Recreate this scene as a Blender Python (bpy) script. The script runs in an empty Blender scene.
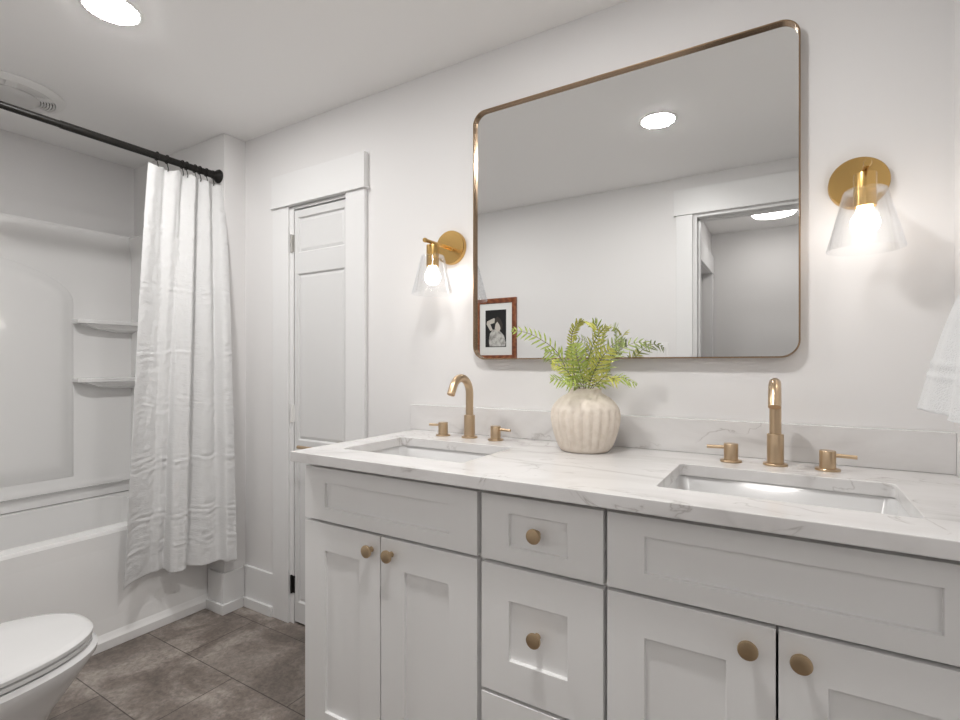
import bpy, bmesh, math, random
from mathutils import Vector, Matrix, noise
random.seed(7)
PI = math.pi
sc = bpy.context.scene
COL = sc.collection

# ------------------------------------------------------------------ camera, world, exposure
cam_d = bpy.data.cameras.new('camera')
cam_d.sensor_width = 36
cam_d.lens = 19.04
cam_d.shift_y = 0.0043
cam_d.clip_start = 0.02
cam = bpy.data.objects.new('camera', cam_d)
COL.objects.link(cam)
cam.location = (0, -1.516, 1.16)
cam.rotation_euler = (PI/2, 0, math.radians(31.236))
sc.camera = cam

w = bpy.data.worlds.new('world')
sc.world = w
w.use_nodes = True
w.node_tree.nodes['Background'].inputs[0].default_value = (0.9, 0.93, 1, 1)
w.node_tree.nodes['Background'].inputs[1].default_value = 0.4
sc.view_settings.view_transform = 'Standard'
sc.view_settings.look = 'None'
sc.view_settings.gamma = 1
sc.view_settings.exposure = 1.18
sc.view_settings.use_curve_mapping = False
CAN_L, BULB_L, HALL_L = 108.0, 7.5, 9.0

# ------------------------------------------------------------------ materials
def mat(name, col, rough=0.5, metal=0.0, spec=0.5, coat=0.0, emit=None, es=0.0):
    m = bpy.data.materials.new(name)
    m.use_nodes = True
    b = m.node_tree.nodes['Principled BSDF']
    b.inputs['Base Color'].default_value = (*col, 1)
    b.inputs['Roughness'].default_value = rough
    b.inputs['Metallic'].default_value = metal
    b.inputs['Specular IOR Level'].default_value = spec
    b.inputs['Coat Weight'].default_value = coat
    if emit:
        b.inputs['Emission Color'].default_value = (*emit, 1)
        b.inputs['Emission Strength'].default_value = es
    return m
def N(m, t, **kw):
    n = m.node_tree.nodes.new(t)
    for k, v in kw.items(): setattr(n, k, v)
    return n
def L(m, a, b): m.node_tree.links.new(a, b)
def bsdf(m): return m.node_tree.nodes['Principled BSDF']
def bump(m, height, strength=0.2, dist=0.002):
    b = N(m, 'ShaderNodeBump')
    b.inputs['Strength'].default_value = strength
    b.inputs['Distance'].default_value = dist
    L(m, height, b.inputs['Height'])
    L(m, b.outputs[0], bsdf(m).inputs['Normal'])
def obj_coord(m, scale=(1, 1, 1)):
    tc = N(m, 'ShaderNodeTexCoord'); mp = N(m, 'ShaderNodeMapping')
    mp.inputs['Scale'].default_value = scale
    L(m, tc.outputs['Object'], mp.inputs[0])
    return mp.outputs[0]
def noise_n(m, vec, scale, detail=4, rough=0.5, dist=0.0):
    n = N(m, 'ShaderNodeTexNoise')
    n.inputs['Scale'].default_value = scale
    n.inputs['Detail'].default_value = detail
    n.inputs['Roughness'].default_value = rough
    n.inputs['Distortion'].default_value = dist
    L(m, vec, n.inputs['Vector'])
    return n.outputs['Fac']
def ramp(m, fac, stops):
    r = N(m, 'ShaderNodeValToRGB')
    e = r.color_ramp.elements
    while len(e) < len(stops): e.new(0.5)
    for i, (p, c) in enumerate(stops):
        e[i].position = p
        e[i].color = (*c, 1) if not isinstance(c, (int, float)) else (c, c, c, 1)
    L(m, fac, r.inputs[0])
    return r.outputs[0]
def math_n(m, op, a, b=None, c=None):
    n = N(m, 'ShaderNodeMath', operation=op)
    for i, v in enumerate((a, b, c)):
        if v is None: continue
        if isinstance(v, (int, float)): n.inputs[i].default_value = v
        else: L(m, v, n.inputs[i])
    return n.outputs[0]
def mixc(m, fac, a, b):
    n = N(m, 'ShaderNodeMix', data_type='RGBA')
    if isinstance(fac, (int, float)): n.inputs[0].default_value = fac
    else: L(m, fac, n.inputs[0])
    for i, v in ((6, a), (7, b)):
        if isinstance(v, tuple): n.inputs[i].default_value = (*v, 1)
        else: L(m, v, n.inputs[i])
    return n.outputs[2]

M_wall = mat('wall_paint', (0.775, 0.764, 0.760), 0.75, spec=0.25)
bump(M_wall, noise_n(M_wall, obj_coord(M_wall), 260, 3), 0.06, 0.001)
M_ceil = mat('ceiling_paint', (0.91, 0.90, 0.89), 0.85, spec=0.2)
bump(M_ceil, noise_n(M_ceil, obj_coord(M_ceil), 200, 3), 0.06, 0.001)
M_trim = mat('trim_paint', (0.785, 0.782, 0.78), 0.38)
M_door = mat('door_paint', (0.70, 0.698, 0.696), 0.4)
M_cab = mat('cabinet_paint', (0.91, 0.907, 0.902), 0.36)
M_carc = mat('cabinet_case', (0.80, 0.795, 0.785), 0.45)
M_acryl = mat('acrylic', (0.90, 0.893, 0.885), 0.16, coat=0.3)
M_ceramic = mat('ceramic', (0.76, 0.757, 0.755), 0.08, coat=0.4)
M_brass = mat('brushed_brass', (0.58, 0.435, 0.29), 0.30, 1.0)
bump(M_brass, noise_n(M_brass, obj_coord(M_brass, (1, 1, 60)), 40, 2), 0.10, 0.0004)
M_gold = mat('satin_gold', (0.60, 0.385, 0.14), 0.25, 1.0)
M_bronze = mat('frame_bronze', (0.34, 0.235, 0.15), 0.26, 1.0)
M_knob = mat('champagne_knob', (0.56, 0.42, 0.27), 0.36, 1.0)
M_black = mat('black_metal', (0.010, 0.009, 0.008), 0.42, 0.0, 0.3)
M_nickel = mat('satin_nickel', (0.55, 0.54, 0.52), 0.35, 1.0)
M_dark = mat('dark_void', (0.03, 0.03, 0.03), 0.8)
M_plastic = mat('white_plastic', (0.80, 0.79, 0.775), 0.35)
M_lens = mat('frosted_lens', (0.62, 0.61, 0.60), 0.35)
M_mirror = mat('mirror_glass', (0.84, 0.845, 0.842), 0.0, 1.0)
M_wood = mat('frame_wood', (0.21, 0.065, 0.025), 0.35)
wv = N(M_wood, 'ShaderNodeTexWave'); wv.inputs['Scale'].default_value = 6; wv.inputs['Distortion'].default_value = 6
L(M_wood, obj_coord(M_wood, (1, 1, 6)), wv.inputs['Vector'])
L(M_wood, ramp(M_wood, wv.outputs['Fac'], [(0, (0.16, 0.045, 0.018)), (1, (0.27, 0.09, 0.035))]), bsdf(M_wood).inputs['Base Color'])
M_mat = mat('mat_board', (0.80, 0.80, 0.78), 0.8)
M_pblack = mat('print_black', (0.012, 0.012, 0.012), 0.3)
M_pskin = mat('print_light', (0.60, 0.56, 0.50), 0.4)
M_pcloth = mat('print_blouse', (0.50, 0.49, 0.46), 0.4)
L(M_pcloth, ramp(M_pcloth, noise_n(M_pcloth, obj_coord(M_pcloth), 45, 4), [(0.35, (0.30, 0.29, 0.27)), (0.6, (0.62, 0.61, 0.58))]), bsdf(M_pcloth).inputs['Base Color'])
M_phair = mat('print_hair', (0.05, 0.04, 0.035), 0.4)

# floor tiles 0.61 x 0.2985 in running bond
M_floor = mat('floor_tile', (0.13, 0.11, 0.095), 0.42)
tc = N(M_floor, 'ShaderNodeTexCoord'); mp = N(M_floor, 'ShaderNodeMapping')
mp.inputs['Location'].default_value = (2.365 + 6.1, 0.3865 + 2.985 * 2, 0)
L(M_floor, tc.outputs['Object'], mp.inputs[0])
br = N(M_floor, 'ShaderNodeTexBrick', offset=0.5, offset_frequency=2, squash=1)
L(M_floor, mp.outputs[0], br.inputs['Vector'])
for k, v in (('Scale', 1), ('Mortar Size', 0.0019), ('Mortar Smooth', 0.1), ('Brick Width', 0.61), ('Row Height', 0.2985)):
    br.inputs[k].default_value = v
br.inputs['Color1'].default_value = (0.86, 0.86, 0.86, 1)
br.inputs['Color2'].default_value = (1.12, 1.12, 1.12, 1)
br.inputs['Mortar'].default_value = (0.28, 0.26, 0.25, 1)
oc = obj_coord(M_floor)
big = noise_n(M_floor, oc, 4.5, 8, 0.62, 0.6)
fine = noise_n(M_floor, oc, 55, 8, 0.72, 0.5)
c1 = ramp(M_floor, big, [(0.34, (0.135, 0.112, 0.098)), (0.50, (0.21, 0.178, 0.157)), (0.64, (0.36, 0.32, 0.29))])
c2 = ramp(M_floor, fine, [(0.30, (0.62, 0.62, 0.62)), (0.62, (1.22, 1.20, 1.18))])
mu = N(M_floor, 'ShaderNodeMix', data_type='RGBA', blend_type='MULTIPLY'); mu.inputs[0].default_value = 1
L(M_floor, c1, mu.inputs[6]); L(M_floor, c2, mu.inputs[7])
mu2 = N(M_floor, 'ShaderNodeMix', data_type='RGBA', blend_type='MULTIPLY'); mu2.inputs[0].default_value = 1
L(M_floor, mu.outputs[2], mu2.inputs[6]); L(M_floor, br.outputs['Color'], mu2.inputs[7])
L(M_floor, mu2.outputs[2], bsdf(M_floor).inputs['Base Color'])
bump(M_floor, math_n(M_floor, 'SUBTRACT', math_n(M_floor, 'MULTIPLY', fine, 0.3), br.outputs['Fac']), 0.35, 0.0015)

# veined quartz
def quartz():
    m = mat('veined_quartz', (0.80, 0.78, 0.765), 0.22, coat=0.15)
    v = obj_coord(m, (1.0, 2.4, 1.6))
    a = noise_n(m, v, 1.5, 4, 0.5, 1.2)
    va = math_n(m, 'ABSOLUTE', math_n(m, 'SUBTRACT', a, 0.5))
    thin = ramp(m, va, [(0.0, 0.9), (0.012, 0.45), (0.05, 0.0)])
    mask = ramp(m, noise_n(m, v, 2.6, 3), [(0.46, 0.0), (0.60, 1.0)])
    v2 = obj_coord(m, (1.6, 3.6, 2.4))
    b = noise_n(m, v2, 1.8, 5, 0.5, 1.6)
    vb = math_n(m, 'ABSOLUTE', math_n(m, 'SUBTRACT', b, 0.47))
    thin2 = ramp(m, vb, [(0.0, 0.8), (0.006, 0.2), (0.02, 0.0)])
    mask2 = ramp(m, noise_n(m, v2, 3.1, 3), [(0.50, 0.0), (0.58, 1.0)])
    cloud = ramp(m, noise_n(m, v, 3.0, 5, 0.6, 0.8), [(0.35, (0.69, 0.674, 0.667)), (0.55, (0.755, 0.743, 0.737))])
    f1 = math_n(m, 'MULTIPLY', math_n(m, 'MULTIPLY', thin, mask), 0.55)
    f2 = math_n(m, 'MULTIPLY', math_n(m, 'MULTIPLY', thin2, mask2), 0.75)
    c = mixc(m, f1, cloud, (0.42, 0.395, 0.385))
    c = mixc(m, f2, c, (0.33, 0.30, 0.28))
    L(m, c, bsdf(m).inputs['Base Color'])
    return m
M_quartz = quartz()

def glass(name, tint=(0.985, 0.988, 0.99), ior=1.5):
    m = bpy.data.materials.new(name); m.use_nodes = True
    nt = m.node_tree
    for n in list(nt.nodes): nt.nodes.remove(n)
    out = N(m, 'ShaderNodeOutputMaterial'); mx = N(m, 'ShaderNodeMixShader')
    tr = N(m, 'ShaderNodeBsdfTransparent'); gl = N(m, 'ShaderNodeBsdfGlossy')
    fr = N(m, 'ShaderNodeLayerWeight'); fr.inputs['Blend'].default_value = 0.15
    tr.inputs[0].default_value = (*tint, 1); gl.inputs['Roughness'].default_value = 0.03
    gl.inputs[0].default_value = (0.92, 0.93, 0.95, 1)
    L(m, fr.outputs['Facing'], mx.inputs[0]); L(m, tr.outputs[0], mx.inputs[1]); L(m, gl.outputs[0], mx.inputs[2])
    L(m, mx.outputs[0], out.inputs[0])
    return m
M_glass = glass('clear_glass')

def emitter(name, col, s): return mat(name, col, 0.4, emit=col, es=s)
M_can = emitter('downlight_diffuser', (1.0, 0.985, 0.965), CAN_L)
M_bulb = emitter('bulb_glow', (1.0, 0.93, 0.86), BULB_L)
M_hall = emitter('hall_diffuser', (1.0, 0.97, 0.94), HALL_L)

def fabric(name, col, sc1, strength, aniso=(1, 1, 1)):
    m = mat(name, col, 0.9, spec=0.15)
    v = obj_coord(m, aniso)
    n1 = noise_n(m, v, sc1, 3)
    bump(m, n1, strength, 0.004)
    bsdf(m).inputs['Sheen Weight'].default_value = 0.15
    return m
M_curtain = fabric('crinkled_cotton', (0.74, 0.739, 0.738), 60, 0.55, (1, 1, 3.2))
M_towel = fabric('terry_cloth', (0.72, 0.722, 0.728), 420, 0.6)
M_vase = fabric('matte_stoneware', (0.70, 0.61, 0.51), 160, 0.25)
bsdf(M_vase).inputs['Sheen Weight'].default_value = 0
L(M_vase, ramp(M_vase, noise_n(M_vase, obj_coord(M_vase), 60, 4), [(0.3, (0.72, 0.64, 0.55)), (0.65, (0.80, 0.725, 0.64))]), bsdf(M_vase).inputs['Base Color'])
def leaf(name, a, b):
    m = mat(name, a, 0.55, spec=0.3)
    L(m, ramp(m, noise_n(m, obj_coord(m), 90, 3), [(0.35, a), (0.65, b)]), bsdf(m).inputs['Base Color'])
    return m
M_leafy = leaf('leaf_yellow', (0.52, 0.52, 0.08), (0.66, 0.66, 0.22))
M_leafg = leaf('leaf_green', (0.27, 0.36, 0.06), (0.48, 0.56, 0.16))
M_leafd = leaf('leaf_dusky', (0.25, 0.32, 0.10), (0.42, 0.48, 0.22))
M_stem = mat('stem_dark', (0.14, 0.13, 0.05), 0.6)

# ------------------------------------------------------------------ mesh helpers
def obj(name, bm, m, parent=None, smooth=False, bevel=0.0, segs=2, loc=None):
    bmesh.ops.recalc_face_normals(bm, faces=bm.faces)
    me = bpy.data.meshes.new(name)
    if smooth:
        for f in bm.faces: f.smooth = True
    bm.to_mesh(me); bm.free()
    if smooth: me.set_sharp_from_angle(angle=math.radians(38))
    o = bpy.data.objects.new(name, me)
    COL.objects.link(o)
    if m: me.materials.append(m)
    if parent:
        o.parent = parent
        o.matrix_parent_inverse = Matrix.Identity(4)
        o.location = -Vector(parent_world(parent))
    if bevel:
        b = o.modifiers.new('bevel', 'BEVEL'); b.width = bevel; b.segments = segs; b.limit_method = 'ANGLE'; b.angle_limit = math.radians(40)
    return o
def parent_world(p):
    v = Vector(p.location)
    while p.parent:
        p = p.parent; v = v + Vector(p.location)
    return v
def thing(name, label, cat, loc=(0, 0, 0), group=None):
    o = bpy.data.objects.new(name, None); COL.objects.link(o)
    o.location = loc; o.empty_display_size = 0.05
    o['label'] = label; o['category'] = cat
    if group: o['group'] = group
    return o
def tag(o, label, cat, group=None):
    o['label'] = label; o['category'] = cat
    if group: o['group'] = group
    return o
def struct(name, bm, m, bevel=0.0, parent=None):
    o = obj(name, bm, m, parent, bevel=bevel)
    if not parent: o['kind'] = 'structure'
    return o
def box(bm, x0, x1, y0, y1, z0, z1):
    vs = [bm.verts.new((x, y, z)) for z in (z0, z1) for (x, y) in ((x0, y0), (x1, y0), (x1, y1), (x0, y1))]
    for f in ((0, 3, 2, 1), (4, 5, 6, 7), (0, 1, 5, 4), (1, 2, 6, 5), (2, 3, 7, 6), (3, 0, 4, 7)):
        bm.faces.new([vs[i] for i in f])
    return bm
def B(*boxes):
    bm = bmesh.new()
    for b in boxes: box(bm, *b)
    return bm
def loft(bm, loops, cap0=True, cap1=True, closed=True):
    rings = [[bm.verts.new(p) for p in lp] for lp in loops]
    n = len(rings[0])
    for a, b in zip(rings, rings[1:]):
        for i in range(n if closed else n - 1):
            j = (i + 1) % n
            bm.faces.new((a[i], a[j], b[j], b[i]))
    if cap0: bm.faces.new(rings[0][::-1])
    if cap1: bm.faces.new(rings[-1])
    return rings
def lathe(bm, prof, c=(0, 0, 0), segs=40, axis='z', cap0=True, cap1=True):
    loops = []
    for r, h in prof:
        lp = []
        for i in range(segs):
            a = 2*PI*i/segs
            u, v = r*math.cos(a), r*math.sin(a)
            p = {'z': (u, v, h), 'y': (u, h, v), 'x': (h, u, v)}[axis]
            lp.append((c[0]+p[0], c[1]+p[1], c[2]+p[2]))
        loops.append(lp)
    loft(bm, loops, cap0, cap1)
    return bm
def tube(bm, pts, r, segs=14, cap=True):
    pts = [Vector(p) for p in pts]
    loops = []; up = None
    for i, p in enumerate(pts):
        t = (pts[min(i+1, len(pts)-1)] - pts[max(i-1, 0)]).normalized()
        if up is None:
            up = Vector((0, 0, 1)) if abs(t.z) < 0.9 else Vector((1, 0, 0))
        s = t.cross(up).normalized(); up = s.cross(t).normalized()
        rr = r[i] if isinstance(r, (list, tuple)) else r
        loops.append([p + rr*(math.cos(2*PI*k/segs)*s + math.sin(2*PI*k/segs)*up) for k in range(segs)])
    loft(bm, loops, cap, cap)
    return bm
def prism_y(bm, prof, y0, y1):      # prof = [(x, z)] extruded along y
    loft(bm, [[(x, y0, z) for x, z in prof], [(x, y1, z) for x, z in prof]])
    return bm
def rrect(x0, x1, y0, y1, r, n=6):
    out = []
    for cx, cy, a0 in ((x1-r, y1-r, 0), (x0+r, y1-r, 90), (x0+r, y0+r, 180), (x1-r, y0+r, 270)):
        for k in range(n+1):
            a = math.radians(a0 + 90*k/n)
            out.append((cx + r*math.cos(a), cy + r*math.sin(a)))
    return out
def catmull(P, n):
    P = [Vector(p) for p in P]; out = []
    m = len(P) - 1
    for k in range(n+1):
        t = k/n*m; i = min(int(t), m-1); u = t - i
        p0, p1, p2, p3 = P[max(i-1, 0)], P[i], P[i+1], P[min(i+2, m)]
        out.append(0.5*((2*p1) + (-p0+p2)*u + (2*p0-5*p1+4*p2-p3)*u*u + (-p0+3*p1-3*p2+p3)*u**3))
    return out
def shaker(x0, x1, z0, z1, yf, th, px0, px1, pz0, pz1, d=0.009):
    """slab with its front at yf (towards -y) and a recessed flat panel"""
    bm = bmesh.new()
    def rect(a, b, c, e, y): return [bm.verts.new(p) for p in ((a, y, c), (b, y, c), (b, y, e), (a, y, e))]
    bk = rect(x0, x1, z0, z1, yf+th); fr = rect(x0, x1, z0, z1, yf)
    pf = rect(px0, px1, pz0, pz1, yf); pb = rect(px0+.0006, px1-.0006, pz0+.0006, pz1-.0006, yf+d)
    for a, b in ((bk, fr), (fr, pf), (pf, pb)):
        for i in range(4):
            j = (i+1) % 4; bm.faces.new((a[i], a[j], b[j], b[i]))
    bm.faces.new(pb); bm.faces.new(bk)
    return bm

# ------------------------------------------------------------------ shell
CZ = 2.24           # ceiling
XR = 0.317          # right wall
YF = -1.644         # wall with the entrance, behind the camera
XT = -3.09          # wall behind the tub
XA = -2.250         # corner where the tub's end wall steps out
YA = -0.108
struct('floor', B((-3.3, 0.6, -3.4, 0.6, -0.06, 0)), M_floor)
struct('ceiling', B((-3.3, 0.6, -3.4, 0.6, CZ, CZ+0.06)), M_ceil)
DX0, DX1, DZ = -1.914, -1.556, 1.862        # closet opening
struct('wall_back', B((XA, DX0, 0, 0.11, 0, CZ), (DX1, XR+0.12, 0, 0.11, 0, CZ), (DX0, DX1, 0, 0.11, DZ, CZ)), M_wall)
struct('wall_closet', B((-2.2, -1.3, 0.5, 0.56, 0, CZ), (-2.2, -2.14, 0.11, 0.5, 0, CZ), (-1.36, -1.3, 0.11, 0.5, 0, CZ)), M_wall)
struct('wall_alcove', B((XT-0.12, XA, YA, 0.11, 0, CZ)), M_wall, bevel=0.003)
struct('wall_left', B((XT-0.12, XT, YF-0.12, YA, 0, CZ)), M_wall)
struct('wall_right', B((XR, XR+0.12, -3.3, 0, 0, CZ)), M_wall)
EX0, EX1, EZ = -0.457, 0.275, 2.012          # entrance opening
struct('wall_front', B((XT, EX0, YF-0.12, YF, 0, CZ), (EX1, XR, YF-0.12, YF, 0, CZ), (EX0, EX1, YF-0.12, YF, EZ, CZ)), M_wall)
HX, HY = -0.547, -3.15
struct('wall_hall_side', B((HX-0.12, HX, HY, -3.06, 0, CZ), (HX-0.12, HX, -1.98, YF-0.12, 0, CZ), (HX-0.12, HX, -3.06, -1.98, 1.90, CZ)), M_wall)
struct('wall_hall_end', B((HX-0.12, XR, HY-0.1, HY, 0, CZ)), M_wall)
struct('door_2', B((HX-0.10, HX-0.06, -3.055, -1.985, 0.01, 1.895)), M_door)
struct('trim_5', B((HX, HX+0.018, -3.145, -3.06, 0, 1.90), (HX, HX+0.018, -1.98, -1.88, 0, 1.90), (HX, HX+0.022, -3.147, -1.865, 1.902, 2.05)), M_trim, 0.002)
# entrance casing seen in the mirror
struct('trim_4', B((EX0-0.098, EX0-0.010, YF, YF+0.018, 0, EZ+0.004), (EX0-0.113, XR, YF, YF+0.022, EZ+0.006, EZ+0.155),
                   (EX0-0.0005, EX0+0.012, YF-0.12, YF, 0, EZ), (EX1-0.012, EX1+0.0005, YF-0.12, YF, 0, EZ), (EX0+0.012, EX1-0.012, YF-0.12, YF, EZ-0.012, EZ+0.0005),
                   (EX0+0.012, EX0+0.024, YF-0.08, YF-0.045, 0, EZ-0.012), (EX0+0.012, EX1-0.012, YF-0.08, YF-0.045, EZ-0.024, EZ-0.012),
                   (EX1+0.006, XR, YF, YF+0.018, 0, EZ+0.004)), M_trim, 0.0015)
# closet casing: side boards, flat header with a cap strip under it, jamb lining
struct('trim_1', B((-2.022, DX0, -0.018, 0, 0, 1.866), (DX1, -1.450, -0.018, 0, 0, 1.866), (-2.022, -1.446, -0.024, 0, 1.872, 2.012),
                   (-2.026, -1.438, -0.030, 0, 1.866, 1.874)), M_trim, 0.0018)
struct('trim_2', B((DX0, DX0+0.024, -0.0060, 0.11, 0, DZ), (DX1-0.010, DX1, -0.0060, 0.11, 0, DZ), (DX0+0.024, DX1-0.010, -0.0060, 0.11, DZ-0.010, DZ)), M_trim)
# baseboards with a small shoe moulding
struct('baseboard_back', B((XA, -2.0225, -0.013, 0, 0, 0.192), (XA, -2.0225, -0.026, -0.013, 0, 0.046)), M_trim, 0.0022)
struct('baseboard_alcove', B((XA, XA+0.012, YA-0.012, -0.0135, 0, 0.185), (XA+0.012, XA+0.024, YA-0.024, -0.027, 0, 0.046)), M_trim, 0.0022)
struct('trim_3', B((-2.362, XA, YA-0.012, YA, 0, 0.185), (-2.362, XA+0.0115, YA-0.024, YA-0.012, 0, 0.046)), M_trim, 0.0022)
struct('baseboard_front', B((-2.33, EX0-0.113, YF, YF+0.013, 0, 0.19)), M_trim, 0.002)

# closet door with hinges and a lever
d1 = bpy.data.objects.new('door_1', None); COL.objects.link(d1); d1['kind'] = 'structure'; d1.location = (DX0+0.02, 0.02, 0)
bm = bmesh.new()
sx0, sx1, yf = DX0+0.028, DX1-0.012, -0.004
def door_slab():
    bm = bmesh.new()
    zs = [0.012, 0.100, 0.762, 0.822, 1.562, 1.655, 1.812, DZ-0.018]
    xs = [sx0, sx0+0.020, sx1-0.008, sx1]
    def q(x0, x1, z0, z1, y): bm.faces.new([bm.verts.new(p) for p in ((x0, y, z0), (x1, y, z0), (x1, y, z1), (x0, y, z1))])
    q(xs[0], xs[1], zs[0], zs[-1], yf); q(xs[2], xs[3], zs[0], zs[-1], yf)
    for k in (0, 2, 4, 6): q(xs[1], xs[2], zs[k], zs[k+1], yf)
    for k in (1, 3, 5):
        a = [bm.verts.new(p) for p in ((xs[1], yf, zs[k]), (xs[2], yf, zs[k]), (xs[2], yf, zs[k+1]), (xs[1], yf, zs[k+1]))]
        i1, i2 = 0.005, 0.018
        def ring(i, y): return [bm.verts.new(p) for p in ((xs[1]+i, y, zs[k]+i), (xs[2]-i, y, zs[k]+i), (xs[2]-i, y, zs[k+1]-i), (xs[1]+i, y, zs[k+1]-i))]
        b = ring(i1, yf+0.009); c = ring(i1+0.001, yf+0.0095); d = ring(i2, yf+0.005)
        for u, v in ((a, b), (b, c), (c, d)):
            for i in range(4): bm.faces.new((u[i], u[(i+1) % 4], v[(i+1) % 4], v[i]))
        bm.faces.new(d)
    box(bm, sx0, sx1, yf+0.0105, yf+0.035, zs[0], zs[-1])
    o = [(sx0, yf), (sx1, yf)]
    for x in (sx0, sx1): bm.faces.new([bm.verts.new(p) for p in ((x, yf, zs[0]), (x, yf+.035, zs[0]), (x, yf+.035, zs[-1]), (x, yf, zs[-1]))])
    for z in (zs[0], zs[-1]): bm.faces.new([bm.verts.new(p) for p in ((sx0, yf, z), (sx1, yf, z), (sx1, yf+.035, z), (sx0, yf+.035, z))])
    bmesh.ops.remove_doubles(bm, verts=bm.verts, dist=1e-6)
    return bm
obj('door_leaf', door_slab(), M_door, d1)
for z, mm in ((1.70, M_nickel), (0.94, M_plastic), (0.175, M_black)):
    bm = bmesh.new(); lathe(bm, [(0.0055, z-0.040), (0.0055, z+0.040)], (DX0+0.012, -0.0085, 0), 12)
    box(bm, DX0+0.0125, DX0+0.030, -0.0065, -0.0035, z-0.038, z+0.038)
    obj('hinge', bm, mm, d1)
bm = bmesh.new(); lathe(bm, [(0.020, -0.004), (0.020, -0.012), (0.010, -0.014), (0.0085, -0.085)], (-1.600, 0, 0.808), 24, 'y')
hd = obj('handle', bm, M_brass, d1, True)
bm = bmesh.new(); tube(bm, [(-1.588, -0.086, 0.808), (-1.66, -0.094, 0.812), (-1.748, -0.100, 0.814)], [0.0085, 0.0075, 0.007]); obj('lever', bm, M_brass, hd, True)

# ------------------------------------------------------------------ bathtub and surround
XF = -2.362
tub = thing('bathtub', 'white alcove bathtub with a plain apron behind the shower curtain', 'bathtub', (-2.7, -0.87, 0))
y0, y1 = YF+0.002, YA-0.001
bm = bmesh.new()
loops = []
def tl(x0, x1, a, b, r, z): return [(x, y, z) for x, y in rrect(x0, x1, a, b, r, 8)]
RX = -2.402
loops = [tl(XT+.001, RX, y0, y1, 0.004, 0.43), tl(XT+.001, RX, y0, y1, 0.004, 0.460), tl(XT+.004, RX-0.006, y0+.003, y1-.003, 0.006, 0.472), tl(XT+.05, RX-0.055, y0+.07, y1-.10, 0.09, 0.474),
         tl(XT+.062, RX-0.070, y0+.085, y1-.115, 0.09, 0.474), tl(XT+.075, RX-0.085, y0+.11, y1-.14, 0.10, 0.30), tl(XT+.10, RX-0.12, y0+.17, y1-.25, 0.11, 0.12), tl(XT+.16, RX-0.18, y0+.26, y1-.36, 0.10, 0.085)]
loft(bm, loops, cap0=False, cap1=True)
obj('basin', bm, M_acryl, tub, True)
bm = bmesh.new()
prof = [(XF, 0.0), (XF, 0.036), (XF-0.007, 0.046), (XF-0.016, 0.062), (XF-0.022, 0.12), (RX+.002, 0.40), (RX+.001, 0.458), (RX-0.008, 0.4705), (RX-0.03, 0.4705), (RX-0.03, 0.0)]
prism_y(bm, prof, y0, y1)
obj('apron', bm, M_acryl, tub, False, bevel=0.003)

su = thing('shower_surround', 'glossy white moulded shower surround with two corner shelves above the bathtub', 'shower surround', (-3.05, -0.87, 0.5))
bm = bmesh.new()
xs = XT+0.035
back = [(XT+.001, 0.476), (xs-.008, 0.476), (xs-.008, 0.532), (xs+.014, 0.538), (xs+.016, 0.548), (xs+.010, 0.560), (xs, 0.575), (xs, 1.72), (xs+.006, 1.76), (xs+.022, 1.80), (xs+.026, 1.832), (xs+.018, 1.844), (XT+.001, 1.846)]
prism_y(bm, back, YF+.003, YA-.001)
obj('back_panel', bm, M_acryl, su, True, bevel=0.0)
for o_ in [COL.objects[-1]]: pass
# end wall of the surround (mirrored profile along x)
ye = YA-0.030
bm = bmesh.new()
pr = [(YA-.001, 0.486), (ye, 0.486), (ye, 1.72), (ye-.006, 1.76), (ye-.020, 1.80), (ye-.024, 1.832), (ye-.016, 1.844), (YA-.001, 1.846)]
loft(bm, [[(XT+.03, y, z) for y, z in pr], [(-2.44, y, z) for y, z in pr], [(-2.425, YA-.001 + (y-YA)*0.4, z) for y, z in pr]])
obj('end_panel', bm, M_acryl, su, True)
# raised arch field
def arch(inset, x, n=40):
    ya, yb, zb, zs, rise = -1.37+inset, -0.40-inset, 0.60+inset, 1.465, 0.20
    out = [(x, yb, zb), (x, yb, 0.9), (x, yb, 1.2)]
    cy, hw = (ya+yb)/2, (yb-ya)/2
    for k in range(n+1):
        a = PI*k/n
        c, s_ = math.cos(a), math.sin(a)
        out.append((x, cy + hw*c, zs + (rise-inset)*s_))
    out += [(x, ya, 1.2), (x, ya, 0.9), (x, ya, zb)]
    return out
bm = bmesh.new()
loft(bm, [arch(-0.004, xs-.004), arch(0.0, xs+0.001), arch(0.014, xs+0.006), arch(0.034, xs+0.018), arch(0.054, xs+0.028), arch(0.072, xs+0.032), arch(0.09, xs+0.033), arch(0.12, xs+0.033)], True, True)
obj('arch_panel', bm, M_acryl, su, True)
for z in (1.362, 1.068):
    bm = bmesh.new()
    def sh(fx, ya, zz): return [(xs-.003, ya, zz), (xs+fx*0.75, ya, zz), (xs+fx, ya+0.05, zz), (xs+fx, ye+.003, zz), (xs-.003, ye+.003, zz)]
    loft(bm, [sh(0.085, -0.40, z+.022), sh(0.088, -0.405, z+.018), sh(0.088, -0.405, z+.002), sh(0.080, -0.37, z), sh(0.060, -0.31, z-.022), sh(0.018, -0.22, z-.036)])
    obj('shelf', bm, M_acryl, su, False, bevel=0.002)

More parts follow.
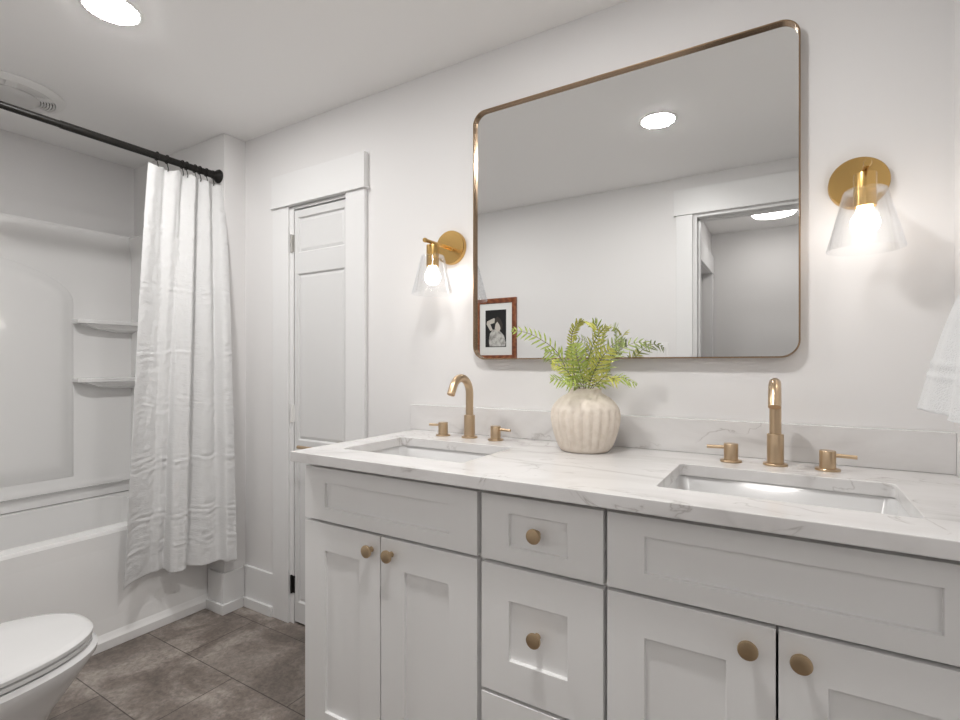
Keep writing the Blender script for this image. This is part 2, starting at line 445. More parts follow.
# ------------------------------------------------------------------ shower rod, rings, curtain
rx, rz = -2.288, 2.042
rod = thing('shower_rod', 'straight black tension rod crossing the tub opening with a flared end', 'shower rod', (rx, -0.87, rz))
bm = bmesh.new(); lathe(bm, [(0.0125, YF+.03), (0.0125, -0.72), (0.0145, -0.72), (0.0145, YA-0.03)], (rx, 0, rz), 24, 'y'); obj('rod', bm, M_black, rod, True)
for yy, s in ((YA, -1), (YF, 1)):
    bm = bmesh.new(); lathe(bm, [(0.030, yy+s*0.0005), (0.032, yy+s*.006), (0.029, yy+s*.012), (0.020, yy+s*.022), (0.0165, yy+s*.035), (0.0165, yy+s*.06)], (rx, 0, rz), 28, 'y'); obj('end_flange', bm, M_black, rod, True)

cur = None
TOP = [(-2.284, -.421), (-2.276, -.395), (-2.284, -.366), (-2.300, -.345), (-2.268, -.318), (-2.274, -.296), (-2.300, -.276), (-2.272, -.250), (-2.268, -.232), (-2.298, -.214), (-2.274, -.192), (-2.272, -.172), (-2.296, -.152), (-2.276, -.128), (-2.286, -.104)]
BOT = [(-2.288, -.512), (-2.315, -.470), (-2.348, -.420), (-2.350, -.385), (-2.338, -.362), (-2.342, -.335), (-2.272, -.335), (-2.266, -.310), (-2.250, -.285), (-2.282, -.262), (-2.248, -.222), (-2.228, -.180), (-2.222, -.150), (-2.175, -.140), (-2.165, -.098)]
def curtain_mesh():
    bm = bmesh.new()
    nu, nv = 220, 380
    tp = catmull([(x, y, 0) for x, y in TOP], nu); bt = catmull([(x, y, 0) for x, y in BOT], nu)
    grid = []
    hooks = [k/6 for k in range(7)]
    for j in range(nv+1):
        v = j/nv
        row = []
        for i in range(nu+1):
            u = i/nu
            e = v**0.85 if u < 0.5 else v**(0.85-0.35*(u-0.5)*2)
            p = tp[i].lerp(bt[i], e)
            sag = 0.010*abs(math.sin(6*PI*u))*(1-v)**8
            z = 2.006 - sag + (0.262-2.006)*v
            z += 0.004*math.sin(u*23)*v + (0.0 if u > .25 else -0.012*v*(1-u*4))
            # pleat detail and crinkle
            d = 0.006*math.sin(u*34 + 3*v)*(0.3+v*0.7)
            d += 0.0040*noise.noise(Vector((u*9, v*10, 3)))*(0.3+v)
            d += 0.0022*noise.noise(Vector((u*22, v*60, 7)))
            # horizontal packing creases
            for vc, amp in ((0.155, .0012), (0.30, .0016), (0.455, .0018), (0.585, .0016), (0.725, .0024), (0.86, .0026), (0.93, .002)):
                vv = v + 0.006*noise.noise(Vector((u*8, vc*50, 1)))
                d += amp*math.exp(-((vv-vc)/0.003)**2)*(0.6+noise.noise(Vector((u*7, vc*9, 5)))*0.8)
                d += 0.45*amp*math.sin((vv-vc)*420 + 5*noise.noise(Vector((u*6, vv*12, 2))))*math.exp(-((vv-vc)/0.028)**2)
            row.append(bm.verts.new((p.x + d, p.y, z)))
        grid.append(row)
    for a, b in zip(grid, grid[1:]):
        for i in range(nu): bm.faces.new((a[i], a[i+1], b[i+1], b[i]))
    return bm
cur = tag(obj('shower_curtain', curtain_mesh(), M_curtain, None, True), 'white crinkled cotton shower curtain drawn to the wall end of the black rod', 'shower curtain')
so = cur.modifiers.new('solid', 'SOLIDIFY'); so.thickness = 0.0012
ring_bm = bmesh.new()
a_ = [(rx + 0.0165*math.cos(2*PI*k/20), 0, rz + 0.0165*math.sin(2*PI*k/20)) for k in range(20)]
tube(ring_bm, a_ + [a_[0]], 0.0030, 8, False)
tube(ring_bm, [(rx, 0, rz-0.0165), (rx+.006, 0, rz-0.028), (rx+.012, 0, rz-0.044), (rx+.008, 0, rz-0.054)], 0.0018, 8)
r0 = None
for k, yy in enumerate((-.386, -.345, -.281, -.262, -.225, -.203, -.172, -.142)):
    if r0 is None:
        o = r0 = obj('curtain_ring', ring_bm, M_black, None, True)
    else:
        o = r0.copy(); COL.objects.link(o)
    o.location = (0, yy, 0); o.rotation_euler = (0, 0, 0)
    tag(o, 'small black hook ring holding the white curtain on the rod', 'curtain ring', 'curtain rings along the black rod')

# ------------------------------------------------------------------ ceiling fixtures
def can(x, y, label):
    t = thing('recessed_light', label, 'ceiling light', (x, y, CZ))
    bm = bmesh.new(); lathe(bm, [(0.082, CZ-0.0005), (0.082, CZ-0.002), (0.079, CZ-0.003), (0.0700, CZ-0.003), (0.0700, CZ-0.0005)], (x, y, 0), 48, cap0=False, cap1=False); obj('trim_ring', bm, M_plastic, t, True)
    bm = bmesh.new(); lathe(bm, [(0.0690, CZ-0.0008), (0.0690, CZ-0.0030), (0.066, CZ-0.0050), (0.04, CZ-0.0060), (0.01, CZ-0.0062)], (x, y, 0), 48); obj('diffuser', bm, M_can, t)
can(-1.757, -0.778, 'round recessed ceiling light near the shower rod and exhaust fan')
can(-0.492, -0.850, 'round recessed ceiling light above the vanity, seen in the mirror')
t = thing('hall_light', 'large round flush light on the hallway ceiling, seen in the mirror', 'ceiling light', (-0.085, -2.66, CZ))
bm = bmesh.new(); lathe(bm, [(0.150, CZ-0.0005), (0.150, CZ-0.012), (0.138, CZ-0.014)], (-0.085, -2.66, 0), 48); obj('housing', bm, M_plastic, t, True)
bm = bmesh.new(); lathe(bm, [(0.137, CZ-0.0145), (0.130, CZ-0.022), (0.09, CZ-0.027), (0.02, CZ-0.029)], (-0.085, -2.66, 0), 48); obj('diffuser', bm, M_hall, t, True)

fx, fy = -2.635, -0.768
fan = thing('exhaust_fan', 'round white ceiling exhaust fan grille above the bathtub', 'exhaust fan', (fx, fy, CZ))
bm = bmesh.new(); lathe(bm, [(0.178, CZ-0.0005), (0.178, CZ-0.004), (0.170, CZ-0.010), (0.150, CZ-0.017), (0.1455, CZ-0.018), (0.1455, CZ-0.0005)], (fx, fy, 0), 64, cap0=False, cap1=False); obj('rim', bm, M_plastic, fan, True)
bm = bmesh.new(); lathe(bm, [(0.145, CZ-0.0006), (0.145, CZ-0.0016)], (fx, fy, 0), 48); obj('opening', bm, M_dark, fan)
for k in range(5):
    r = 0.1005 + k*0.0092
    bm = bmesh.new(); lathe(bm, [(r, CZ-0.008), (r, CZ-0.019), (r+0.0050, CZ-0.019), (r+0.0050, CZ-0.008), (r, CZ-0.008)], (fx, fy, 0), 64, cap0=False, cap1=False); obj('louvre_ring', bm, M_plastic, fan, True)
for k in range(6):
    a = k*PI/3 + 0.85
    bm = B((0.094, 0.146, -0.016, 0.016, CZ-0.0185, CZ-0.002)) if k % 1 == 0 else None
    bmesh.ops.rotate(bm, verts=bm.verts, cent=(0, 0, 0), matrix=Matrix.Rotation(a, 3, 'Z')); bmesh.ops.translate(bm, verts=bm.verts, vec=(fx, fy, 0)); obj('spoke', bm, M_plastic, fan)
bm = bmesh.new(); lathe(bm, [(0.097, CZ-0.002), (0.097, CZ-0.021), (0.092, CZ-0.026), (0.06, CZ-0.030), (0.01, CZ-0.031)], (fx, fy, 0), 48); obj('lens', bm, M_lens, fan, True)

# ------------------------------------------------------------------ vanity
CX0, CX1 = -1.186, 0.300
FY = -0.530
van = thing('vanity_cabinet', 'long white double vanity cabinet with recessed-panel doors, three drawers and gold knobs', 'cabinet', (-0.44, -0.27, 0))
bm = B((CX0+.001, CX0+.018, FY+.021, -0.002, 0, 0.884), (CX1-.018, CX1, FY+.021, -0.002, 0, 0.884), (CX0+.018, CX1-.018, -0.014, -0.002, 0.10, 0.884),
       (CX0+.018, CX1-.018, FY+.08, -0.014, 0.095, 0.113), (CX0+.018, CX1-.018, FY+.08, FY+.095, 0, 0.095),
       (CX0+.018, CX1-.018, FY+.022, FY+.04, 0.872, 0.884), (CX0+.018, CX1-.018, FY+.021, FY+.04, 0.70, 0.725), (CX0+.018, CX1-.018, FY+.021, FY+.08, 0.095, 0.125),
       (-0.610, -0.591, FY+.022, -0.014, 0.113, 0.872), (-0.318, -0.299, FY+.022, -0.014, 0.113, 0.872), (-0.591, -0.318, FY+.023, FY+.04, 0.41, 0.44), (0.275, 0.282, FY+.022, FY+.04, 0.113, 0.872))
obj('carcass', bm, M_carc, van)
obj('filler', B((0.284, XR-.001, FY+.002, FY+.02, 0.105, 0.868)), M_cab, van)
obj('filler', B((XR-.014, XR-.001, FY+.02, -0.02, 0.0, 0.884)), M_cab, van)
def knob(x, z, parent):
    bm = bmesh.new()
    lathe(bm, [(0.0075, FY+.0005), (0.0065, FY-.004), (0.0055, FY-.012), (0.0125, FY-.0165), (0.0158, FY-.0180), (0.0163, FY-.0215), (0.0155, FY-.0238), (0.0145, FY-.0242), (0.0005, FY-.0242)], (x, 0, z), 32, 'y')
    o = obj('knob', bm, M_knob, parent, True); o['label'] = 'round brushed gold knob'
T = 0.020
ZD0, ZD1 = 0.112, 0.7150
def door(x0, x1, px0, px1, kx):
    o = obj('door', shaker(x0, x1, ZD0, ZD1, FY, T, px0, px1, ZD0+0.077, 0.639), M_cab, van, bevel=0.0012)
    knob(kx, 0.677, o)
door(-1.186, -0.9005, -1.104, -0.974, -0.929)
door(-0.8965, -0.606, -0.820, -0.685, -0.861)
door(-0.305, -0.0175, -0.233, -0.093, -0.058)
door(-0.0135, 0.277, 0.056, 0.203, 0.0185)
obj('false_drawer_front', shaker(-1.186, -0.606, 0.7225, 0.870, FY, T, -1.104, -0.685, 0.759, 0.829), M_cab, van, bevel=0.0012)
obj('false_drawer_front', shaker(-0.305, 0.277, 0.7225, 0.870, FY, T, -0.233, 0.1955, 0.762, 0.832), M_cab, van, bevel=0.0012)
for z0, z1, p0, p1 in ((0.7225, 0.8695, 0.7585, 0.8315), (0.430, 0.7135, 0.508, 0.639), (0.112, 0.4215, 0.19, 0.345)):
    o = obj('drawer', shaker(-0.5945, -0.313, z0, z1, FY, T, -0.524, -0.3885, p0, p1), M_cab, van, bevel=0.0012)
    knob(-0.4555, (p0+p1)/2 + (0.004 if z0 > .7 else 0.007), o)

# countertop with two cut-outs
HC, HU = 0.916, 0.888
KX0, KX1, KY0, KY1 = -1.192, XR-.001, -0.576, -0.001
SINKS = ((-1.105, -0.688), (-0.226, 0.186))
SY0, SY1 = -0.466, -0.194
def counter_bm():
    bm = bmesh.new()
    loops = [[(KX0, KY0), (KX1, KY0), (KX1, KY1), (KX0, KY1)]] + [rrect(a, b, SY0, SY1, 0.012, 5) for a, b in SINKS]
    for z in (HU, HC):
        es = []
        for lp in loops:
            vs = [bm.verts.new((x, y, z)) for x, y in lp]
            es += [bm.edges.new((vs[i], vs[(i+1) % len(vs)])) for i in range(len(vs))]
        bmesh.ops.triangle_fill(bm, edges=es, use_beauty=True)
    for lp in loops:
        a = [bm.verts.new((x, y, HU)) for x, y in lp]; b = [bm.verts.new((x, y, HC)) for x, y in lp]
        for i in range(len(lp)):
            j = (i+1) % len(lp); bm.faces.new((a[i], a[j], b[j], b[i]))
    bmesh.ops.remove_doubles(bm, verts=bm.verts, dist=1e-6)
    return bm
ct = thing('countertop', 'white veined quartz countertop lying on the white vanity, with two sink openings', 'countertop', (-0.44, -0.28, HU))
obj('slab', counter_bm(), M_quartz, ct, bevel=0.0018)
obj('backsplash', B((-1.214, XR-.0003, -0.020, -0.001, HC+.0005, 1.009)), M_quartz, ct, bevel=0.001)
def sink(x0, x1, label):
    t = thing('sink', label, 'sink', ((x0+x1)/2, -0.33, HU-.15))
    bm = bmesh.new(); zt = HU-0.0006
    def lp(i, z, r): return [(x, y, z) for x, y in rrect(x0+i, x1-i, SY0+i, SY1-i, r, 8)]
    loft(bm, [lp(-0.022, HU-.16, 0.04), lp(-0.022, zt-.012, 0.03), lp(-0.022, zt, 0.03), lp(-0.007, zt, 0.022), lp(-0.005, zt-.003, 0.022), lp(0.002, zt-.10, 0.03), lp(0.020, zt-.128, 0.05), lp(0.06, zt-.138, 0.05), lp(0.11, zt-.141, 0.02)])
    obj('bowl', bm, M_ceramic, t, True)
    bm = bmesh.new(); lathe(bm, [(0.028, zt-.1405), (0.028, zt-.138), (0.024, zt-.1375), (0.020, zt-.139), (0.019, zt-.134), (0.004, zt-.132)], ((x0+x1)/2, -0.33, 0), 28); obj('drain', bm, M_brass, t, True)
sink(*SINKS[0], 'white rectangular undermount sink nearer the closet door')
sink(*SINKS[1], 'white rectangular undermount sink nearer the white towel')

def faucet(x, y, hx1, hx2, label):
    t = thing('faucet', label, 'faucet', (x, y, HC))
    bm = bmesh.new()
    lathe(bm, [(0.0265, HC+.0003), (0.0265, HC+.004), (0.0255, HC+.0055), (0.0182, HC+.0058), (0.0182, HC+.074), (0.0175, HC+.0755), (0.0128, HC+.0758)], (x, y, 0), 32); obj('base_sleeve', bm, M_brass, t, True)
    bm = bmesh.new()
    R, zc = 0.0515, HC+0.1475
    pts = [(x, y, HC+.07), (x, y, HC+.10), (x, y, zc)] + [(x, y-R+R*math.cos(a), zc+R*math.sin(a)) for a in [PI*k/16 for k in range(1, 15)]]
    e = Vector(pts[-1]); d = (e - Vector(pts[-2])).normalized(); pts.append(tuple(e + d*0.022))
    tube(bm, pts, 0.0128, 24); obj('spout', bm, M_brass, t, True)
    for hx, s in ((hx1, -1), (hx2, 1)):
        bm = bmesh.new()
        lathe(bm, [(0.0250, HC+.0003), (0.0250, HC+.0035), (0.0240, HC+.0048), (0.0165, HC+.0050), (0.0165, HC+.0440), (0.0155, HC+.0455), (0.001, HC+.0455)], (hx, y-.006, 0), 32)
        h = obj('handle', bm, M_brass, t, True)
        bm = bmesh.new(); zc2 = HC+.0355
        tube(bm, [(hx-s*0.010, y-.006, zc2), (hx+s*0.02, y-.007, zc2), (hx+s*0.0550, y-.009, zc2-.001)], 0.0045, 12); obj('lever', bm, M_brass, h, True)
faucet(-0.905, -0.091, -1.008, -0.802, 'brushed brass gooseneck faucet with two lever handles behind the sink by the closet door')
faucet(-0.026, -0.097, -0.122, 0.078, 'brushed brass gooseneck faucet with two lever handles behind the sink by the towel')

# ------------------------------------------------------------------ mirror
MX0, MX1, MZ0, MZ1 = -0.930, 0.027, 1.176, 2.027
mir = thing('wall_mirror', 'large rectangular wall mirror with rounded corners and thin bronze metal frame', 'mirror', ((MX0+MX1)/2, 0, MZ0))
def ring_loop(i, y, r): return [(a, y, b) for a, b in rrect(MX0+i, MX1-i, MZ0+i, MZ1-i, max(r-i, 0.004), 10)]
bm = bmesh.new()
R0 = 0.045
loft(bm, [ring_loop(0, -0.001, R0), ring_loop(0, -0.029, R0), ring_loop(0.0012, -0.0305, R0), ring_loop(0.0032, -0.0305, R0), ring_loop(0.0040, -0.0295, R0), ring_loop(0.0040, -0.006, R0)], False, False)
obj('frame', bm, M_bronze, mir, False)
bm = bmesh.new()
loft(bm, [ring_loop(0.0025, -0.005, R0), ring_loop(0.0025, -0.017, R0)])
obj('glass', bm, M_mirror, mir)

# ------------------------------------------------------------------ sconces
def sconce(x, z, label, dx=0.0):
    t = thing('wall_sconce', label, 'wall lamp', (x, 0, z))
    yb = -0.130
    bm = bmesh.new(); lathe(bm, [(0.0605, -0.0008), (0.0605, -0.016), (0.0590, -0.0185), (0.0005, -0.0190)], (x+dx, 0, z), 56, 'y'); obj('backplate', bm, M_gold, t, True)
    bm = bmesh.new(); lathe(bm, [(0.0095, -0.018), (0.0085, -0.022), (0.0062, -0.024), (0.0062, -0.166), (0.0075, -0.167), (0.0078, -0.174), (0.0068, -0.177), (0.0003, -0.177)], (x, 0, z-.007), 24, 'y'); obj('arm', bm, M_gold, t, True)
    bm = bmesh.new(); zt = z-0.018
    lathe(bm, [(0.005, zt+.016), (0.005, zt+.004), (0.0208, zt+.002), (0.0213, zt), (0.0213, zt-.070), (0.0180, zt-.0705), (0.017, zt-.060)], (x, yb, 0), 32); obj('socket_cup', bm, M_gold, t, True)
    bm = bmesh.new()
    g0 = z-0.050; g1 = z-0.180
    lathe(bm, [(0.0216, g0-.0012), (0.036, g0), (0.0395, g0-.003), (0.0412, g0-.009), (0.0715, g1), (0.0708, g1-.0015), (0.0700, g1-.0006), (0.0396, g0-.010), (0.0370, g0-.0045), (0.0216, g0-.0045)], (x, yb, 0), 56, cap0=False, cap1=False)
    obj('glass_shade', bm, M_glass, t, True)
    bm = bmesh.new()
    zb = z-0.124; rb = 0.0272
    pr = [(0.013, zt-.060), (0.0135, zb+.034), (0.016, zb+.029)] + [(rb*math.cos(a), zb+rb*math.sin(a)) for a in [math.radians(d) for d in (52, 38, 24, 10, -5, -20, -36, -52, -68, -82)]] + [(0.0006, zb-rb)]
    bulb = lathe(bm, pr, (x, yb, 0), 32); obj('bulb', bm, M_bulb, t, True)
sconce(-1.028, 1.578, 'gold wall sconce with clear glass cone shade between closet door and mirror', -0.008)
sconce(0.144, 1.592, 'gold wall sconce with clear glass cone shade between mirror and towel')

# ------------------------------------------------------------------ vase and fern
VX, VY = -0.492, -0.130
bm = bmesh.new()
prof = [(0.062, 0.0), (0.067, 0.002), (0.076, 0.014), (0.0865, 0.040), (0.0945, 0.070), (0.0975, 0.092), (0.0972, 0.104), (0.0945, 0.116), (0.088, 0.129), (0.077, 0.142), (0.064, 0.152), (0.0535, 0.158), (0.0475, 0.1625), (0.0455, 0.168), (0.0455, 0.1735), (0.0445, 0.1755), (0.0415, 0.1755), (0.0405, 0.172), (0.041, 0.160), (0.06, 0.145), (0.085, 0.10), (0.06, 0.02), (0.01, 0.012)]
P = catmull([(r, z, 0) for r, z in prof], 110)
segs = 22*10
loops = []
for n_, p in enumerate(P):
    lp = []
    h = p.y
    outer = n_ < 80
    env = 0.0
    if outer and 0.006 < h < 0.122 and p.x > 0.05:
        env = min(1, (h-0.006)/0.02) * min(1, max(0, (0.122-h)/0.014))
    for i in range(segs):
        a = 2*PI*i/segs
        fl = (abs(math.cos(PI*(i/10.0)))**1.6)      # ridge at 1, groove at 0
        r = p.x - env*0.0062*(1-fl)
        lp.append((VX + r*math.cos(a), VY + r*math.sin(a), HC+.0004+h))
    loops.append(lp)
loft(bm, loops)
tag(obj('vase', bm, M_vase, None, True), 'squat beige stoneware vase with fluted sides on the countertop between the two sinks', 'vase')

fern = thing('artificial_fern', 'yellow-green artificial fern spilling out of the beige fluted vase', 'plant', (VX, VY, HC+.12))
RV = Vector((0.855, 0.5186, 0)); FV = Vector((-0.5186, 0.855, 0)); UV = Vector((0, 0, 1))
BASE = Vector((VX, VY, 1.087))
S = 0.00284
def frond(pts, leaf_len, m, side, n=15, w=0.006, start=0.12, flat=0.0):
    """pts (u, v, depth) in millimetre-like steps from the vase mouth; side: direction the leaflets spread in"""
    P = [BASE + RV*(u*S) + UV*(v*S) + FV*(d*S) for u, v, d in pts]
    root = Vector((VX, VY, HC+.10)) + (P[0]-BASE)*0.15
    C_ = catmull([root] + P, 60)
    bm = bmesh.new()
    tube(bm, C_, [0.0013-0.0008*k/60 for k in range(61)], 6)
    o = obj('frond', bm, m, fern, False)
    o.data.materials.append(M_stem)
    for p_ in o.data.polygons: p_.material_index = 1
    bm = bmesh.new(); bm.from_mesh(o.data)
    k0 = int(60*(1/len(P))*0.9)
    sd = side.normalized()
    for k in range(n):
        f = start + (1-start)*k/(n-1)
        idx = k0 + (60-k0)*f
        i = min(int(idx), 59)
        c = C_[i].lerp(C_[i+1], idx-i)
        t_ = (C_[min(i+1, 60)] - C_[max(i-1, 0)]).normalized()
        s_ = (sd - t_*sd.dot(t_)).normalized()
        nn = t_.cross(s_).normalized()
        ll = leaf_len*(0.45+0.9*math.sin(PI*min(1, 0.22+0.78*f))**0.8)*(1.0 if f < .98 else .7)
        for q in (-1, 1):
            ang = 0.95 + random.uniform(-.12, .12)
            dr = (t_*math.cos(ang) + s_*q*math.sin(ang) + nn*random.uniform(-.25, .15)).normalized()
            wd = (nn.cross(dr)).normalized()
            l = ll*random.uniform(.85, 1.1)
            pts2 = []
            for g, ww in ((0.0, .35), (0.2, .9), (0.45, 1.0), (0.75, .7), (1.0, 0.05)):
                cc = c + dr*l*g - UV*(l*0.18*g*g) + t_*(l*0.10*g*g)
                pts2.append((bm.verts.new(cc + wd*w*.42*ww), bm.verts.new(cc + nn*w*0.14), bm.verts.new(cc - wd*w*.42*ww)))
            for (a1, a2, a3), (b1, b2, b3) in zip(pts2, pts2[1:]):
                for q4 in ((a1, a2, b2, b1), (a2, a3, b3, b2)):
                    f4 = bm.faces.new(q4); f4.material_index = 0; f4.smooth = True
    bm.to_mesh(o.data); bm.free()
    return o
I = RV; D = FV
frond([(-8, 2, -2), (-18, 18, -6), (-30, 38, -10), (-44, 49, -10), (-58, 56, -10), (-72, 59, -8)], 0.026, M_leafg, UV*0.9+D*0.3, 15)
frond([(-8, 4, 2), (-12, 28, 2), (-14, 46, 0), (-12, 60, -2), (-5, 68, -4), (3, 66, -8), (8, 60, -10)], 0.017, M_leafy, I*1.0+D*0.35, 30, 0.0065)
frond([(4, 3, 3), (9, 25, 6), (14, 40, 6), (15, 54, 4), (12, 64, 2), (8, 67, 0)], 0.028, M_leafg, I*0.9+D*0.4, 16)
frond([(5, 3, -6), (12, 12, -14), (22, 30, -16), (34, 42, -18), (48, 47, -20), (58, 43, -22)], 0.026, M_leafd, UV*0.8+D*0.5, 14)
frond([(6, 2, -8), (16, 8, -16), (28, 13, -22), (34, 12, -22), (43, 7, -24)], 0.024, M_leafg, UV*0.5+D*0.7+I*.2, 11)
frond([(-7, 1, -8), (-16, 7, -14), (-26, 10, -18), (-36, 12, -20)], 0.030, M_leafg, UV*0.6+D*0.7, 10)
frond([(5, 3, 8), (14, 20, 14), (24, 38, 14), (34, 48, 14), (41, 49, 14)], 0.026, M_leafd, UV*0.8+I*0.2, 12)
frond([(2, 3, -10), (4, 16, -18), (10, 30, -22), (18, 40, -26)], 0.036, M_leafy, I, 13, 0.007)
frond([(-3, 3, -10), (-8, 18, -18), (-12, 32, -22), (-14, 44, -22)], 0.036, M_leafg, I, 13, 0.007)
frond([(0, 3, -4), (1, 24, -6), (5, 42, -8), (12, 55, -8), (18, 62, -10)], 0.032, M_leafy, I*.8+D*.5, 14)
frond([(-5, 3, 5), (-12, 20, 12), (-24, 34, 18), (-36, 38, 20)], 0.034, M_leafg, UV*.7+I*.4, 12)
frond([(-3, 1, -10), (-8, 6, -22), (-15, 12, -30), (-24, 9, -34)], 0.030, M_leafg, I, 11)
frond([(3, 1, -10), (8, 8, -22), (14, 14, -28), (24, 10, -30)], 0.030, M_leafy, I, 11)
frond([(0, 2, 6), (2, 20, 16), (-4, 34, 22), (-10, 44, 24)], 0.034, M_leafd, I, 12)
frond([(2, 2, 8), (8, 14, 18), (20, 24, 24), (30, 24, 26)], 0.032, M_leafg, UV*.6+I*.4, 11)
frond([(-6, 2, -4), (-14, 12, -10), (-24, 22, -14), (-34, 26, -16)], 0.032, M_leafy, UV*.7+D*.5, 11)

# ------------------------------------------------------------------ towel on a ring
ty = -0.392
tz = 1.412
tr = thing('towel_ring', 'brass towel ring on the side wall holding the white towel', 'towel ring', (XR, ty, tz))
bm = bmesh.new(); lathe(bm, [(0.024, XR-.0006), (0.024, XR-.008), (0.009, XR-.010), (0.009, XR-.040)], (0, ty, tz+.075), 24, 'x'); obj('mount', bm, M_brass, tr, True)
bm = bmesh.new(); cc = [(XR-0.036, ty + 0.075*math.sin(2*PI*k/36), tz + 0.075*math.cos(2*PI*k/36)) for k in range(36)]; tube(bm, cc + [cc[0]], 0.004, 10, False); obj('ring', bm, M_brass, tr, True)
bm = bmesh.new()
def towel_layer(bm, front):
    nu, nv = 60, 60
    rows = []
    for j in range(nv+1):
        v = j/nv
        z = 1.300 - v*(0.222 if front else 0.262)
        hw = 0.045 + (0.128-0.045)*min(1, v*1.05)**0.75
        lp = []
        for i in range(nu):
            a = 2*PI*i/nu
            fold = 1 + 0.30*math.cos(5*a+0.6)*(0.5+0.5*v) + 0.12*math.cos(11*a)
            hx_ = 0.014 + (0.023*v**0.6 if front else 0.008)
            cx = (XR-0.044 - 0.034*v**0.8) if front else (XR-0.026)
            y = ty + hw*math.cos(a)*(1 if front else .93)
            x = cx + hx_*math.sin(a)*fold
            x = min(x, XR-0.003)
            band = 0.0018 if (0.60 < v < 0.66 or 0.70 < v < 0.74) else 0
            x -= band*(-math.sin(a))
            zz = z - 0.012*v*math.cos(a)*(-1)
            if j == nv: zz = z + 0.006*math.sin(3*a)
            lp.append((x, y, zz))
        rows.append(lp)
    top = []
    for s_ in (0.95, 0.75, 0.4):
        top.append([(XR-0.040 + (x-(XR-0.044))*s_, ty+(y-ty)*s_*1.0, 1.300+0.030*(1-s_*s_)) for x, y, z in rows[0]])
    loft(bm, top[::-1] + rows)
towel_layer(bm, True); towel_layer(bm, False)
tw = tag(obj('hand_towel', bm, M_towel, None, True), 'white terry hand towel hanging from the ring on the side wall beside the sink', 'towel')

# ------------------------------------------------------------------ toilet
tx, tya = -1.715, -1.165
toi = thing('toilet', 'white toilet with closed elongated lid beside the bathtub', 'toilet', (tx, -1.3, 0))
def egg(hw, fl, bl, z, cy=tya, ex=2.35, n=56, sh=0.0):
    out = []
    for k in range(n):
        a = 2*PI*k/n
        c, s_ = math.cos(a), math.sin(a)
        x = hw*math.copysign(abs(c)**(2/ex), c)
        y = (fl if s_ > 0 else bl)*math.copysign(abs(s_)**(2/ex), s_)
        out.append((tx+x, cy+y+sh, z))
    return out
bm = bmesh.new()
loft(bm, [egg(.115, .16, .26, 0.0, ex=2.6), egg(.112, .155, .26, .02, ex=2.6), egg(.100, .145, .25, .10, ex=2.6), egg(.112, .175, .25, .18, ex=2.4), egg(.145, .235, .245, .27), egg(.178, .295, .24, .345), egg(.195, .318, .24, .378), egg(.196, .320, .24, .392), egg(.188, .308, .24, .4025), egg(.15, .26, .2, .402)])
obj('bowl', bm, M_ceramic, toi, True)
bm = bmesh.new()
loft(bm, [egg(.182, .300, .215, .4035), egg(.187, .306, .22, .407), egg(.187, .306, .22, .416), egg(.183, .302, .216, .419)])
obj('seat', bm, M_ceramic, toi, True)
bm = bmesh.new()
loft(bm, [egg(.184, .303, .215, .4205), egg(.190, .309, .22, .424), egg(.190, .309, .22, .433), egg(.185, .304, .215, .438), egg(.172, .291, .205, .4405), egg(.10, .2, .13, .443)])
obj('lid', bm, M_ceramic, toi, True)
bm = bmesh.new()
def tk(hw, a, b, z): return [(x, y, z) for x, y in rrect(tx-hw, tx+hw, a, b, 0.03, 6)]
loft(bm, [tk(.10, -1.60, -1.40, 0.0), tk(.10, -1.60, -1.38, .30), tk(.17, -1.62, -1.37, .395)]); obj('pedestal', bm, M_ceramic, toi, True)
bm = bmesh.new()
loft(bm, [tk(.19, -1.615, -1.43, .396), tk(.205, -1.618, -1.418, .44), tk(.215, -1.62, -1.412, .72)]); ta = obj('tank', bm, M_ceramic, toi, True)
bm = bmesh.new(); loft(bm, [tk(.222, -1.624, -1.405, .7205), tk(.226, -1.626, -1.400, .73), tk(.226, -1.626, -1.400, .748), tk(.215, -1.618, -1.41, .757)]); obj('tank_lid', bm, M_ceramic, toi, True)
bm = bmesh.new(); lathe(bm, [(0.012, -1.412), (0.012, -1.400)], (tx-.15, 0, .67), 16, 'y'); box(bm, tx-.155, tx-.085, -1.405, -1.397, .664, .676); obj('flush_lever', bm, M_nickel, ta)

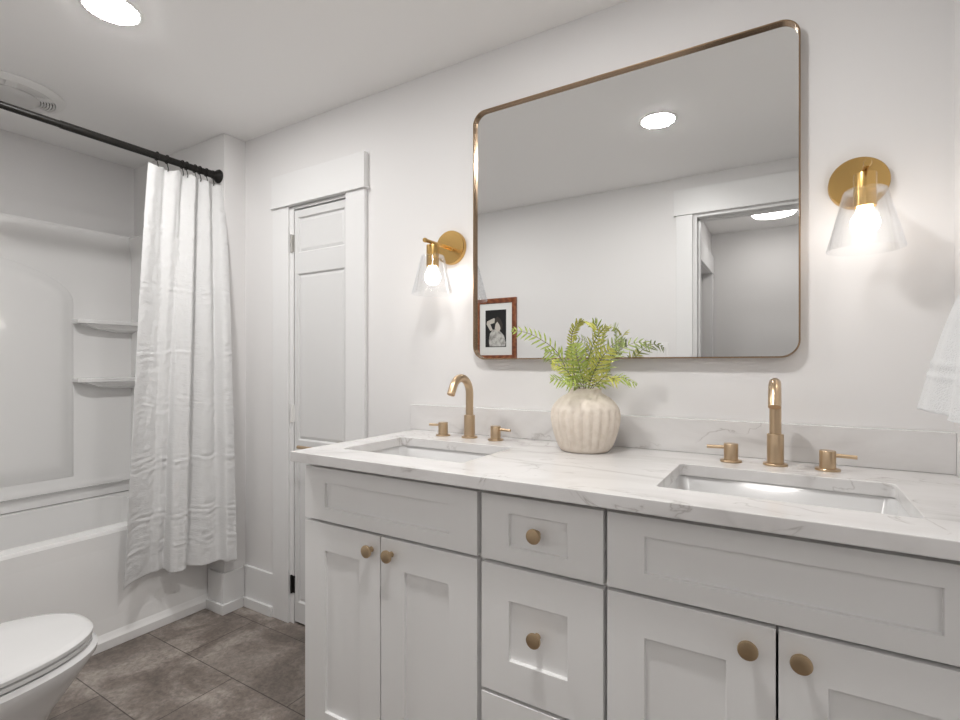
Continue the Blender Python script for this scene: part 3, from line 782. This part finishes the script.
# ------------------------------------------------------------------ things seen only in the mirror
FX0, FX1, FZ0, FZ1 = -1.925, -1.598, 1.190, 1.622
yw = YF
pf = thing('framed_picture', 'reddish wooden frame with a small black and white portrait print, reflected in the mirror', 'picture', ((FX0+FX1)/2, yw, FZ0))
bm = bmesh.new()
def rc(i, y): return [(FX0+i, y, FZ0+i), (FX1-i, y, FZ0+i), (FX1-i, y, FZ1-i), (FX0+i, y, FZ1-i)]
loft(bm, [rc(0, yw+.001), rc(0, yw+.018), rc(.006, yw+.022), rc(.030, yw+.018), rc(.034, yw+.010), rc(.034, yw+.004)], False, False)
obj('frame', bm, M_wood, pf)
obj('mat_board', B((FX0+.03, FX1-.03, yw+.004, yw+.008, FZ0+.03, FZ1-.03)), M_mat, pf)
GX0, GX1, GZ0, GZ1 = FX0+.080, FX1-.080, FZ0+.090, FZ1-.080
pr = obj('print', B((GX0, GX1, yw+.008, yw+.0088, GZ0, GZ1)), M_pblack, pf)
def poly(name, pts, m, k):
    bm = bmesh.new()
    P = [(GX0+(GX1-GX0)*u, GZ0+(GZ1-GZ0)*v) for u, v in pts]
    loft(bm, [[(x, yw+.0088, z) for x, z in P], [(x, yw+.0090+.0002*k, z) for x, z in P]])
    obj(name, bm, m, pr)
poly('blouse', [(.20, .02), (.17, .18), (.22, .36), (.34, .46), (.52, .50), (.72, .42), (.90, .30), (.98, .12), (.96, .02)], M_pcloth, 1)
poly('raised_arm', [(.24, .44), (.06, .62), (.08, .70), (.42, .78), (.52, .74), (.48, .66), (.24, .62), (.36, .46)], M_pskin, 2)
poly('hair', [(.44, .62), (.46, .76), (.58, .82), (.72, .76), (.84, .60), (.80, .46), (.66, .44), (.62, .58)], M_phair, 3)
poly('face', [(.46, .50), (.50, .62), (.58, .68), (.68, .60), (.74, .50), (.68, .42), (.58, .42)], M_pskin, 4)

sw = thing('light_switch', 'white four-gang switch plate on the wall beside the reflected door casing', 'light switch', (-0.702, yw, 1.215))
obj('plate', B((-0.806, -0.598, yw+.0006, yw+.006, 1.172, 1.286)), M_plastic, sw, bevel=0.0015)
for k in range(4):
    x = -0.702 + (k-1.5)*0.046
    bm = bmesh.new(); box(bm, x-.0165, x+.0165, yw+.006, yw+.0105, 1.194, 1.262); r_ = obj('rocker', bm, M_plastic, sw, bevel=0.001)
